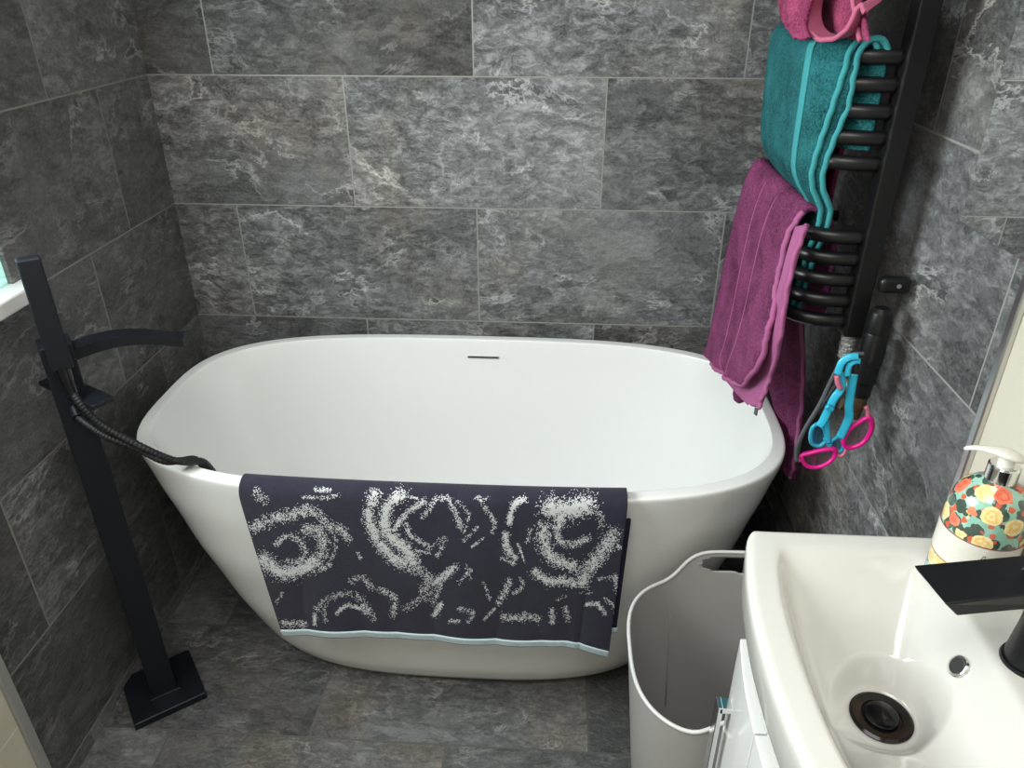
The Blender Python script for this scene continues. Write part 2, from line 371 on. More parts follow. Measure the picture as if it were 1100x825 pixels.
def densities(U, Vv):
    D = np.zeros(U.shape)
    for S_, ox, oy in ((S7, 240, 510), (S8, 460, 510)):
        for pts, w, d in S_:
            P = catmull(pts, 5); P = [(ox+p[0]/4.343, oy+p[1]/4.343) for p in P]; w = w/4.343
            for a, b_ in zip(P, P[1:]):
                ax, ay = a; bx, by = b_; L2 = (bx-ax)**2+(by-ay)**2+1e-9
                q = np.clip(((U-ax)*(bx-ax)+(Vv-ay)*(by-ay))/L2, 0, 1)
                e = np.hypot(U-ax-q*(bx-ax), Vv-ay-q*(by-ay))/w
                D = np.maximum(D, np.maximum(d*1.0*np.exp(-(e*1.0)**2), d*.22*np.exp(-(e*.55)**2)))
    return D
def rose_mat():
    t = NT('rose_print_terry'); X, vec = t.coord()
    a = t.n('ShaderNodeAttribute', attribute_name='print'); dens = a.outputs['Fac']
    s_ = t.n('ShaderNodeVectorMath', operation='SCALE'); t.put(s_.inputs[0], vec); s_.inputs['Scale'].default_value = 600
    fl = t.n('ShaderNodeVectorMath', operation='FLOOR'); t.put(fl.inputs[0], s_.outputs[0])
    w = t.white(fl.outputs[0])['Value']
    lump = t.noise(vec, 110, 3, .7)
    dd = t.ma('MULTIPLY', dens, t.ma('MULTIPLY_ADD', lump, 3.4, -.62))
    k = t.ma('GREATER_THAN', dd, t.ma('MULTIPLY_ADD', w, .95, .05))
    n = t.noise(vec, 380, 4, .8); n2 = t.noise(vec, 18, 3)
    navy = t.mix(t.ma('MULTIPLY_ADD', n2, .5, t.ma('MULTIPLY', n, .5)), (.010, .010, .019, 1), (.050, .047, .074, 1))
    t.set(color=t.mix(k, navy, (.60, .61, .62, 1)), rough=.95, spec=.08, Sheen_Weight=.1)
    t.bump(n, .8, .003); return t.m
def rose_towel():
    T = thing('bath_towel', 'dark navy towel with white rose print draped over the front rim of the bathtub', 'towel', (.745, -.72, .3))
    x0, x1 = .388, 1.094
    # profile from the inner side over the rim and down the outer side: (y, z)
    pr = catmull([(-.668, .40), (-.676, .50), (-.685, .585), (-.697, .620), (-.714, .627), (-.7325, .618), (-.738, .59), (-.738, .50), (-.7365, .40), (-.735, .277)], 12)
    L = [0]
    for a, b_ in zip(pr, pr[1:]): L.append(L[-1]+float(np.hypot(*(b_-a))))
    L = np.array(L); pr = np.array(pr); s0 = .20
    NX, NS = 380, 300
    def P(u, s, off=0, shrink=1.0):
        q = s*L[-1]; y = np.interp(q, L, pr[:, 0]); z = np.interp(q, L, pr[:, 1])
        x = x0+(x1-x0)*u; hang = max(0, (.60-z)/.33) if s > .4 else 0
        x += hang*(.030*(1-u)-.012*u)*1.0
        # the rim is slightly curved in plan
        y += .010*abs((x-TX)/.4)**2.5 - .004
        f = .0035*math.sin(u*23+1)*hang + .003*math.sin(u*9+hang*3)*hang + .004*math.exp(-((u-.9)/.02)**2)*hang
        y -= abs(f)+off
        z += (.006*math.sin(u*7)+.010*(math.exp(-((u-.55)/.3)**2))-.028*max(0, (u-.86)/.14)**1.5)*hang**2 - .008*(1-u)*hang
        return (x, y, z)
    o = grid('towel_cloth', lambda i, j: P(j, i), NS, NX, rose_mat(), T, thick=.006)
    co = np.empty(len(o.data.vertices)*3); o.data.vertices.foreach_get('co', co); co = co.reshape(-1, 3)
    U, Vv = pix(co); D = densities(U, Vv)
    rows = np.repeat(np.arange(NS+1), NX+1)/NS
    D[(rows < .42) & (co[:, 1] > -.70)] *= .5
    at_ = o.data.attributes.new('print', 'FLOAT', 'POINT'); at_.data.foreach_set('value', D.astype(np.float32))
    # second, folded-under layer seen at the right end and its edge
    grid('under_layer', lambda i, j: (lambda p: (p[0]+.010, p[1]+.008, max(p[2], .315)))(P(.90+.1*j, .50+.50*i*.95)), 60, 14, simple('navy_terry', (.025, .022, .042), .95, spec=.05, bump=(380, .8, .003)), T, thick=.006)
    # pale hem along the bottom edge
    def hem(i, j):
        p = P(j, 1.0); p2 = P(j, .975); z = p[2]+.003-.019*i
        return (p[0], p[1]-.001+.003*i, z)
    grid('hem', hem, 5, 180, M['hem_blue'], T, thick=.0085)
    grid('hem', lambda i, j: (lambda p: (p[0]+.014, p[1]+.008, .315-.014*i))(P(.93+.07*j, 1.0)), 3, 8, M['hem_blue'], T, thick=.007)
rose_towel()

# ------------------------------------------------------------------ freestanding bath tap
def bath_tap():
    bx, by = .087, -.684; th = math.radians(38); d = Vector((math.cos(th), math.sin(th), 0)); n = Vector((math.sin(th), -math.cos(th), 0))
    T = thing('bath_tap', 'tall matt black floor-standing bath tap with arched spout beside the left end of the bathtub', 'tap', (bx, by, 0))
    MB().box((bx, by, .009), (.152, .152, .018), th, bev=.0025).build('base_plate', M['black'], T)
    MB().box((bx, by, .0195), (.066, .066, .004), th, bev=.0015).build('collar', M['black'], T)
    MB().box((bx, by, .45), (.052, .052, .87), th, bev=.0025).build('post', M['black'], T)
    # arched spout: a flat bar
    V = []; Fc = []; NN = 24
    for i in range(NN+1):
        l = .015+.195*i/NN; z = .868+.012*math.sin(PI*min(1, i/NN*1.1))-.6*l*l; tw = .020; hh = .021*(1-.25*i/NN)
        c_ = Vector((bx, by, 0))+d*l
        cut = .012*(i == NN)
        for sx, sz in ((-1, 0), (1, 0), (1, -1), (-1, -1)):
            p = c_+n*(sx*tw)+d*(cut*(1 if sx < 0 else -1)*.6)+Vector((0, 0, z+sz*hh)); V.append(p)
    for i in range(NN):
        for k in range(4): Fc.append((i*4+k, i*4+(k+1) % 4, (i+1)*4+(k+1) % 4, (i+1)*4+k))
    Fc += [(0, 1, 2, 3), (NN*4+3, NN*4+2, NN*4+1, NN*4)]
    mesh('spout', V, Fc, M['black'], T, smooth=False)
    # flat lever plate through the post, pointing to the tub
    e = Vector((.155, -.085, 0)).normalized(); la = math.atan2(e.y, e.x)
    MB().box((.105, -.690, .79), (.168, .042, .010), la, bev=.002).build('lever', M['black'], T)
    # hand shower on its cradle in front of the post
    hc = Vector((bx, by, 0))+n*.052
    T2 = T
    MB().box((hc.x-n.x*.021, hc.y-n.y*.021, .868), (.030, .020, .03), th, bev=.003).build('cradle', M['black'], T)
    so = Vector((bx, by, .745))+n*.030
    MB().cyl((so.x-n.x*.01, so.y-n.y*.01, .760), (so.x+n.x*.012, so.y+n.y*.012, .750), .011, .010, 20).build('hose_outlet', M['black'], T, auto=35)
    T = thing('hand_shower', 'black bar-shaped hand shower upright on the bath tap with ribbed hose running into the bathtub', 'shower head', (hc.x, hc.y, .854))
    hs = MB().box((hc.x, hc.y, .953), (.035, .021, .198), th, bev=.003).build('handset', M['black'], T)
    cz = .853; cx, cyy = hc.x, hc.y
    f = MB().cyl((cx, cyy, cz+.004), (cx+.003, cyy-.003, cz-.022), .0125, .0115, 24).cyl((cx+.003, cyy-.003, cz-.022), (cx+.008, cyy-.006, cz-.045), .0105, .009, 24).build('ferrule', M['black_gloss'], T, auto=35)
    # ribbed hose: from the hand shower, over the tub rim, a loop inside and back
    pts = [(cx+.008, cyy-.006, cz-.04), (.142, -.735, .785), (.160, -.730, .748), (.19, -.722, .715), (.225, -.712, .682), (.254, -.694, .650), (.273, -.672, .631), (.284, -.644, .612), (.292, -.615, .55), (.34, -.585, .42), (.38, -.52, .26),
           (.46, -.42, .165), (.56, -.38, .155), (.60, -.44, .16), (.52, -.50, .165), (.42, -.545, .24), (.345, -.60, .42), (.278, -.612, .55), (.268, -.638, .612), (.256, -.672, .634), (.240, -.704, .655), (.2, -.714, .690), (.165, -.725, .716), (.14, -.725, .735), (so.x+n.x*.010, so.y+n.y*.010, .7505)]
    P = catmull(pts, 26)
    tube('hose', P, lambda i: .0064 if i % 4 < 2 else .0071, M['hose'], T, n=12)
bath_tap()

# ------------------------------------------------------------------ towel radiator on the right wall
RY0, RY1 = -.672, -.300
def bow(y):
    q = min(1, abs(y+.40)/.272); return 1.336+.085*q**9
def rung_pts():
    out = []
    for k in range(61):
        a = -1+2*k/60; y = -.40+.268*math.copysign(abs(math.sin(a*PI/2))**.8, a); out.append((y))
    P = []
    N = 72; yc, a_, b_ = -.486, .180, .088
    for k in range(N+1):
        th = PI*k/N; c_, s_ = math.cos(th), math.sin(th)
        y = yc-a_*math.copysign(abs(c_)**(2/6.5), c_); x = 1.424-b_*abs(s_)**(2/2.6)
        P.append((x, y, 0))
    return P
RUNG = rung_pts()
def radiator():
    T = thing('towel_radiator', 'black ladder towel radiator with curved tube rungs on the right wall', 'radiator', (1.45, -.4, .9))
    for y, nm in ((RY0+.004, 'rail'), (RY1, 'rail')):
        MB().box((1.437, y, 1.42), (.030, .034, .98), bev=.003).build('rail', M['black_satin'], T)
    V, Fc = tube_geo(RUNG, .0112, 16); me0 = None
    for z in [1.346-.0362*k for k in range(5)]+[1.090-.0346*k for k in range(5)]+[1.60-.036*k for k in range(5)]+[1.85-.036*k for k in range(4)]:
        if me0 is None:
            o = mesh('rung', V, Fc, M['black_satin'], T); me0 = o.data
        else:
            o = bpy.data.objects.new('rung', me0); C.objects.link(o); o.parent = T; place(o, T)
        o.location = (0, 0, z)
    for y, z in ((-.300, 1.02), (-.672, 1.78), (-.300, 1.78)):
        br = MB().cyl((1.447, y, z), (1.512, y, z), .011).build('bracket', M['black_satin'], T, auto=40)
    br = MB().box((1.477, -.690, 1.024), (.048, .022, .026), bev=.008, seg=3).build('bracket', M['black_satin'], T, auto=40)
    MB().cyl((1.480, -.699, 1.026), (1.480, -.7025, 1.026), .0035).build('screw', M['chrome'], br, auto=40)
    # taped tail below the rail
    prof = [(.0115+.0015*math.sin(i*2.4), -.044*i/14) for i in range(15)]
    MB().lathe((1.437, RY0+.004, .932), prof, 24).build('taped_union', M['tape'], T, smooth=True)
    MB().cyl((1.437, RY0+.004, .895), (1.437, RY0+.004, .845), .010).cyl((1.437, RY0+.004, .852), (1.455, -.70, .838), .010).build('valve_elbow', M['brass'], T, auto=40)
    vx, vy = 1.457, -.716
    MB().lathe((vx, vy, .842), [(.0, 0), (.0135, 0), (.0145, .004), (.0145, .024), (.0170, .027), (.0175, .030), (.0175, .058), (.0190, .060), (.0193, .064), (.0193, .112), (.0186, .114), (.0190, .116), (.0188, .136), (.016, .148), (.010, .154), (0, .155)], 40).build('thermostatic_valve', M['black_satin'], T, auto=30)
    MB().cyl((vx, vy, .842), (vx, vy, .822), .0125, .0125, 8).cyl((vx, vy, .824), (vx, vy, .800), .010, .009, 24).cyl((vx-.003, vy, .818), (vx-.026, vy+.004, .824), .010, .011, 8).build('valve_body', M['brass'], T, auto=35)
radiator()

# ------------------------------------------------------------------ towels on the radiator
def fold(u, k, ph=0): return math.sin(u*k+ph)
def lerp(a, b_, t_): return a+(b_-a)*t_
def rad_towel(name, label, front, back, ztop, xfront, xback, y_near, y_far, mat, hemmat, root):
    pass
def bowx(y):                                           # x of the rung centre line at y
    best = 1.424
    for a, b_ in zip(RUNG, RUNG[1:]):
        if a[1] <= y <= b_[1] or b_[1] <= y <= a[1]:
            return lerp(a[0], b_[0], (y-a[1])/(b_[1]-a[1]+1e-12))
    return best
def draped(T, name, ys, prof, mat, nu=90, nv=60, thick=.007, wr=.003, seed=0):
    """ys(s)->(far y, near y); prof(v, s) -> (dx from rung line, z)"""
    def fn(i, j):
        y0, y1 = ys(i); y = lerp(y0, y1, j); dx, z = prof(j, i)
        w = wr*(fold(j, 9, seed+i*2)+.6*fold(j, 21, seed*2+i*4))*abs(i-.5)*1.4
        return (bowx(max(min(y, -.312), -.662))+dx+w, y, z)
    return grid(name, fn, nu, nv, mat, T, thick=thick)
def interp_poly(P, s):
    P = np.array(P); d = np.r_[0, np.cumsum(np.hypot(*(np.diff(P, axis=0).T)))]; q = s*d[-1]
    return float(np.interp(q, d, P[:, 0])), float(np.interp(q, d, P[:, 1]))
def teal():
    T = thing('hand_towel', 'teal towel folded over the radiator rungs between the pink and the purple towel', 'towel', (1.35, -.5, 1.2))
    pr = [tuple(p) for p in catmull([(.033, .935), (.030, 1.00), (.029, 1.09), (.022, 1.125), (.000, 1.155), (-.014, 1.19), (-.019, 1.27), (-.021, 1.335), (-.018, 1.356), (-.004, 1.367), (.012, 1.362), (.020, 1.34), (.022, 1.29), (.022, 1.22)], 8)]
    def pf(v, s): dx, z = interp_poly(pr, s); return dx, z
    def ys(s):
        dx, z = interp_poly(pr, s); k = max(0, (1.34-z)/.2) if s < .8 else 0
        return (-.335-.03*min(1, k)-.06*max(0, k-1), -.666+.018*min(1.0, k)**1.5+.05*max(0, k-1.0))
    draped(T, 'towel_cloth', ys, pf, M['teal'], 130, 60, .008, .0025, 1)
    def pf2(v, s): dx, z = interp_poly(pr, s); o = (-.0055 if s < .78 else .006); return dx+o, z+.004*(s > .6 and s < .8)
    draped(T, 'woven_band', lambda s_: (lambda s: (lerp(*ys(s), .80), lerp(*ys(s), .855)))(.30+s_*.52), lambda v, s: pf2(v, .30+s*.52), M['teal_hem'], 70, 4, .003, .0, 1)
    # hem seams down the near edge, two layers
    for off, nm in ((.000, 'hem'), (-.011, 'hem')):
        P = []
        for k in range(90):
            s = .0+.80*k/89; y = ys(s)[1]+.001+off*-.3; dx, z = interp_poly(pr, s)
            P.append((bowx(min(y, -.312) if y > -.662 else -.662)+dx+off+.0006*math.sin(k*1.3), y-.002, z+.002*(s > .6)))
        tube(nm, P, .0045, M['teal_hem'], T, 8)
teal()

def purple():
    T = thing('bath_towel', 'purple towel draped over the lower radiator rungs with its end above the tub rim', 'towel', (1.33, -.5, .8))
    # outer layer, front: rows from the fold down to the hem (world points measured on planes x = const)
    def row(pf_, pn, xf, xn): return np.array(at(*pf_, 'x', xf)), np.array(at(*pn, 'x', xn))
    top = (np.array((1.352, -.30, 1.106)), np.array((1.366, -.632, 1.106)))
    rows = [ (np.array((1.383, -.30, 1.085)), np.array((1.392, -.625, 1.085))), (np.array((1.368, -.30, 1.118)), np.array((1.378, -.632, 1.112))),
             row((815, 172), (872, 224), 1.335, 1.352), row((806, 186), (858, 236), 1.322, 1.334), row((795, 222), (846, 262), 1.314, 1.322), row((783, 275), (838, 300), 1.310, 1.318), row((772, 330), (833, 335), 1.304, 1.31),
             row((763, 372), (826, 362), 1.300, 1.304), row((759, 380), (817, 392), 1.299, 1.302), row((768, 391), (799, 414), 1.298, 1.301)]
    A = catmull([np.r_[a, b_] for a, b_ in rows], 9)
    def fn(i, j):
        q = i*(len(A)-1); k = min(int(q), len(A)-2); r = A[k]*(1-(q-k))+A[k+1]*(q-k)
        p = r[:3]*(1-j)+r[3:]*j; h = max(0, i-.25)
        p = p+np.array((-.007*h*math.sin(j*8.5+1.2)-.004*h*math.sin(j*19+i*3)-.010*h*math.sin(PI*j), 0, -.012*math.sin(PI*j)*max(0, i-.8)*5*.3))
        return p
    grid('towel_cloth', fn, 90, 50, M['purple'], T, thick=.008)
    def edge(i0, i1, j0, j1, n_=50, dx=-.003, wob=.0015): return [fn(lerp(i0, i1, k/n_), lerp(j0, j1, k/n_))+np.array((dx+wob*(math.sin(k*.53)+math.sin(k*1.31+1)+.7*math.sin(k*2.9))*.6, 0, wob*(math.sin(k*.71)+math.sin(k*1.83))*.4)) for k in range(n_+1)]
    tube('hem', edge(1, 1, 0, 1), .0045, M['purple_hem'], T, 8)
    tube('hem', edge(.28, 1, 1, 1), .005, M['purple_hem'], T, 8)
    # woven stripe lines
    for jj in (.36, .62): tube('woven_stripe', [fn(lerp(.3, .97, k/50), jj)+np.array((-.0038, 0, 0)) for k in range(51)], None, M['purple_hem'], T, 8, rx=(.0016, .0008), up=(1, 0, 0))
    # inner layer of the folded towel: near edge and the long corner below
    rows2 = [row((856, 244), (868, 242), 1.328, 1.334), row((848, 270), (860, 262), 1.318, 1.324), row((838, 310), (850, 300), 1.314, 1.317), row((826, 345), (843, 340), 1.312, 1.315), row((800, 385), (836, 375), 1.314, 1.316), row((776, 400), (827, 405), 1.314, 1.322), row((790, 420), (820, 424), 1.312, 1.318), row((806, 434), (817, 438), 1.312, 1.316)]
    B = catmull([np.r_[a, b_] for a, b_ in rows2], 8)
    def fn2(i, j):
        q = i*(len(B)-1); k = min(int(q), len(B)-2); r = B[k]*(1-(q-k))+B[k+1]*(q-k)
        p = r[:3]*(1-j)+r[3:]*j
        return p+np.array((-.004*i*math.sin(j*6+i*7), 0, 0))
    grid('folded_layer', fn2, 80, 24, M['purple_hem'], T, thick=.006)
    tube('hem', [fn2(k/60, 1)+np.array((-.002+.001*math.sin(k*.9), .0016*(math.sin(k*.6)+math.sin(k*1.37)*.7), 0)) for k in range(61)], .0042, M['purple_hem'], T, 8)
    # small rounded roll of cloth peeping out below
    c_ = np.array(at(795, 424, 'x', 1.325))
    V, Fc = tube_geo([c_+np.array((0, 0, .045)), c_+np.array((0, 0, .02)), c_, c_+np.array((0, 0, -.012)), c_+np.array((0, 0, -.018))], lambda i: (.012, .014, .0145, .011, .004)[i], 16)
    mesh('rolled_end', V, Fc, M['purple'], T)
    tg = np.array(at(812, 442, 'x', 1.312))
    MB().box(tuple(tg), (.003, .008, .014), .4, bev=.001).build('care_tag', M['grey_strap'], T)
    # back half: hangs behind the rungs down past the tub rim
    rows3 = [((1.383, -.30, 1.085), (1.392, -.625, 1.085)), ((1.398, -.32, 1.04), (1.404, -.62, 1.04)), ((1.404, -.36, .93), (1.408, -.60, .93))]
    rows3 = [(np.array(a), np.array(b_)) for a, b_ in rows3]
    rows3 += [row((828, 330), (862, 338), 1.408, 1.414), row((822, 400), (863, 400), 1.425, 1.44), row((832, 445), (862, 440), 1.446, 1.452), row((843, 480), (858, 475), 1.458, 1.462), row((843, 500), (855, 504), 1.464, 1.466), row((847, 510), (852, 513), 1.466, 1.467)]
    D_ = catmull([np.r_[a, b_] for a, b_ in rows3], 9)
    def fn3(i, j):
        q = i*(len(D_)-1); k = min(int(q), len(D_)-2); r = D_[k]*(1-(q-k))+D_[k+1]*(q-k)
        p = r[:3]*(1-j)+r[3:]*j
        return p+np.array((.006*math.sin(j*14+i*3)*min(1, i*2), 0, 0))
    grid('back_layer', fn3, 90, 40, M['purple'], T, thick=.006)
    tube('hem', [fn3(.25+.75*k/60, 1)+np.array((-.002+.001*math.sin(k*.9), .002*(math.sin(k*.6)+math.sin(k*1.37)*.7), 0)) for k in range(61)], .004, M['purple_hem'], T, 8)
purple()

def pink():
    T = thing('hand_towel', 'pink towel with curled hem over the top radiator rungs above the teal towel', 'towel', (1.34, -.5, 1.45))
    rows = [((1.385, -.34, 1.50), (1.405, -.625, 1.50)), ((1.372, -.33, 1.615), (1.39, -.63, 1.615)), ((1.345, -.33, 1.630), (1.36, -.64, 1.630)), ((1.315, -.34, 1.61), (1.33, -.64, 1.61)), ((1.305, -.35, 1.52), (1.322, -.62, 1.53))]
    rows = [(np.array(a), np.array(b_)) for a, b_ in rows]
    rows += [(np.array(at(836, -20, 'x', 1.305)), np.array(at(878, -15, 'x', 1.312))), (np.array(at(839, 5, 'x', 1.303)), np.array(at(869, 15, 'x', 1.305))), (np.array(at(843, 20, 'x', 1.303)), np.array(at(868, 30, 'x', 1.302))), (np.array(at(853, 32, 'x', 1.303)), np.array(at(872, 40, 'x', 1.302)))]
    A = catmull([np.r_[a, b_] for a, b_ in rows], 8)
    def fn(i, j):
        q = i*(len(A)-1); k = min(int(q), len(A)-2); r = A[k]*(1-(q-k))+A[k+1]*(q-k)
        p = r[:3]*(1-j)+r[3:]*j; return p+np.array((-.006*math.sin(PI*j)-.003*math.sin(j*14)*i, 0, -.006*math.sin(PI*j)*(i > .9)))
    grid('towel_cloth', fn, 80, 30, M['pink'], T, thick=.007)
    # curled near edge: a ribbon that loops round at the bottom
    loop = [(876, -20), (869, 5), (867, 22), (872, 36), (886, 43), (903, 38), (914, 26), (920, 12), (926, 6), (930, 14)]
    xs = [1.312, 1.308, 1.306, 1.308, 1.316, 1.326, 1.332, 1.335, 1.34, 1.345]
    L_ = catmull([at(px, py, 'x', x) for (px, py), x in zip(loop, xs)], 8)
    def rib(i, j):
        q = i*(len(L_)-1); k = min(int(q), len(L_)-2); p = L_[k]*(1-(q-k))+L_[k+1]*(q-k)
        return p+np.array((.012+.02*j*1.2, .022*j, -.010*j*math.sin(PI*i)+.012*j))-np.array((.012, 0, 0))
    grid('curled_hem', rib, 90, 14, M['pink_hem'], T, thick=.005)
    tube('hem', [p+np.array((-.001, 0, .0008*math.sin(k*.8))) for k, p in enumerate(L_)], .0035, M['pink_hem'], T, 8)
    # dark inner cloth behind the curl and the back half
    def inn(i, j):
        a = np.array(at(872+18*j*3, -22+6*j, 'x', 1.352)); b_ = np.array(at(884+12*j*4.4, 40+4*j, 'x', 1.352))
        return a*(1-i)+b_*i+np.array((.004*math.sin(j*11), 0, 0))
    grid('inner_fold', inn, 20, 30, M['pink'], T, thick=.005)
    tube('hem', [inn(k/40, .82)+np.array((-.006, .001*math.sin(k*.9), 0)) for k in range(41)], .0035, M['pink_hem'], T, 8)
    def bk(i, j):
        y = lerp(-.33, -.56+.08*(i > .6)*(i-.6), j); z = lerp(1.52, 1.085, i); return (lerp(1.388, 1.412, min(1, i*2))+.005*math.sin(j*15+i*4), y, z)
    grid('back_layer', bk, 60, 30, M['pink'], T, thick=.006)
pink()

# ------------------------------------------------------------------ swimming goggles hung on the valve
def on(px, py, x): return np.array(at(px, py, 'y', -.756+(x-1.428)*.8))
def pl(pts, x, off=None): return catmull([on(a, b_, x if len(p_) == 2 else p_[2]) for p_ in pts for a, b_ in [p_[:2]]], 8)
def lens_ring(name, pts, x, mat, lensmat, T, rad=.0042, depth=.010):
    P = catmull([on(a, b_, x) for a, b_ in pts], 6, closed=True)
    o = tube(name, P, rad, mat, T, 10, closed=True)
    P2 = [p+np.array((.002, .008, -.003)) for p in P]; c_ = sum(P2)/len(P2)
    skirt = [c_+(p-c_)*1.03 for p in P2]
    o2 = tube('lens_skirt', [p+np.array((.003, 0, 0)) for p in skirt], rad*.8, mat, T, 8, closed=True)
    V = [tuple(c_+np.array((0, -.004, 0)))]+[tuple(p) for p in P]; Fc = [(0, 1+k, 1+(k+1) % len(P)) for k in range(len(P))]
    mesh('lens', V, Fc, lensmat, T)
def strap(name, pts, x, mat, T, w=.0045, th=.0013): return tube(name, pl(pts, x), None, mat, T, 10, rx=(w, th), up=(-.3, -.85, .45))
def goggles():
    T = thing('swimming_goggles', 'magenta swimming goggles with a dark grey strap hanging from the radiator valve', 'goggles', (1.43, -.7, .75))
    lens_ring('lens_frame', [(861, 490), (870, 487), (882, 484), (894, 483), (897, 489), (890, 497), (878, 502), (866, 500)], 1.428, M['pink_rubber'], M['lens'], T, .0036)
    lens_ring('lens_frame', [(906, 475), (911, 463), (922, 454), (933, 449), (936, 458), (933, 468), (925, 477), (912, 481)], 1.428, M['pink_rubber'], M['lens'], T, .0040)
    tube('nose_bridge', pl([(896, 488), (902, 490), (907, 487), (909, 480)], 1.428), .0026, M['rose_clip'], T, 8)
    tube('strap_clip', pl([(932, 447), (932, 441), (930, 437)], 1.43), .0036, M['rose_clip'], T, 8)
    tube('strap_clip', pl([(862, 495), (857, 494), (855, 491)], 1.43), .003, M['rose_clip'], T, 8)
    strap('strap', [(856, 496), (856, 480), (866, 458), (880, 435), (893, 408), (903, 390), (915, 381), (928, 380)], 1.424, M['grey_strap'], T, .0030)
    strap('strap', [(857, 488), (862, 468), (876, 445), (890, 425), (900, 408), (908, 392), (920, 384)], 1.428, M['grey_strap'], T, .0022)
    tube('strap_buckle', pl([(899, 404), (900, 411), (903, 417)], 1.418), .0042, M['rose_clip'], T, 8)
    strap('strap', [(931, 437), (926, 448), (921, 455)], 1.432, M['grey_strap'], T, .003)
    T2 = thing('swimming_goggles', 'cyan blue swimming goggles with blue strap hanging from the radiator valve', 'goggles', (1.43, -.7, .77))
    lens_ring('lens_frame', [(871, 466), (874, 458), (881, 456), (886, 463), (887, 473), (880, 479), (872, 476)], 1.440, M['blue_rubber'], M['lens_blue'], T2, .0034)
    lens_ring('lens_frame', [(893, 474), (900, 470), (906, 475), (905, 483), (897, 486), (891, 481)], 1.440, M['blue_rubber'], M['lens_blue'], T2, .0034)
    strap('strap', [(900, 402), (904, 390), (912, 384), (922, 383)], 1.414, M['blue_rubber'], T2, .0055, .0016)
    strap('strap', [(910, 404), (912, 393), (918, 388), (924, 388)], 1.414, M['blue_rubber'], T2, .0045, .0016)
    strap('strap', [(903, 400), (904, 416), (896, 428), (890, 440), (884, 452), (880, 458)], 1.420, M['blue_rubber'], T2, .0062, .0016)
    strap('strap', [(917, 402), (914, 420), (912, 436), (912, 448), (907, 460), (902, 470)], 1.424, M['blue_rubber'], T2, .0066, .0016)
    strap('nose_bridge', [(886, 470), (890, 477), (893, 479)], 1.438, M['blue_rubber'], T2, .004)
    strap('strap', [(888, 452), (889, 464), (890, 476)], 1.436, M['blue_rubber'], T2, .004)
    tube('strap_buckle', pl([(888, 436), (894, 440)], 1.414), .0045, M['blue_rubber'], T2, 8)
goggles()

# ------------------------------------------------------------------ mirror cabinet
def mirror():
    T = thing('mirror_cabinet', 'mirrored wall cabinet above the washbasin reflecting grey tiles', 'mirror', (1.45, -1.25, 1.22))
    y0, y1, z0, z1 = -1.010, -1.49, 1.217, 1.86
    MB().box((1.449, (y0+y1)/2, (z0+z1)/2), (.120, y0-y1-.006, z1-z0-.006), bev=.001).build('carcass', M['white_paint'], T)
    MB().box((1.386, (y0+y1)/2, (z0+z1)/2), (.006, y0-y1, z1-z0), bev=.0006).build('mirror_door', M['mirror'], T)
mirror()

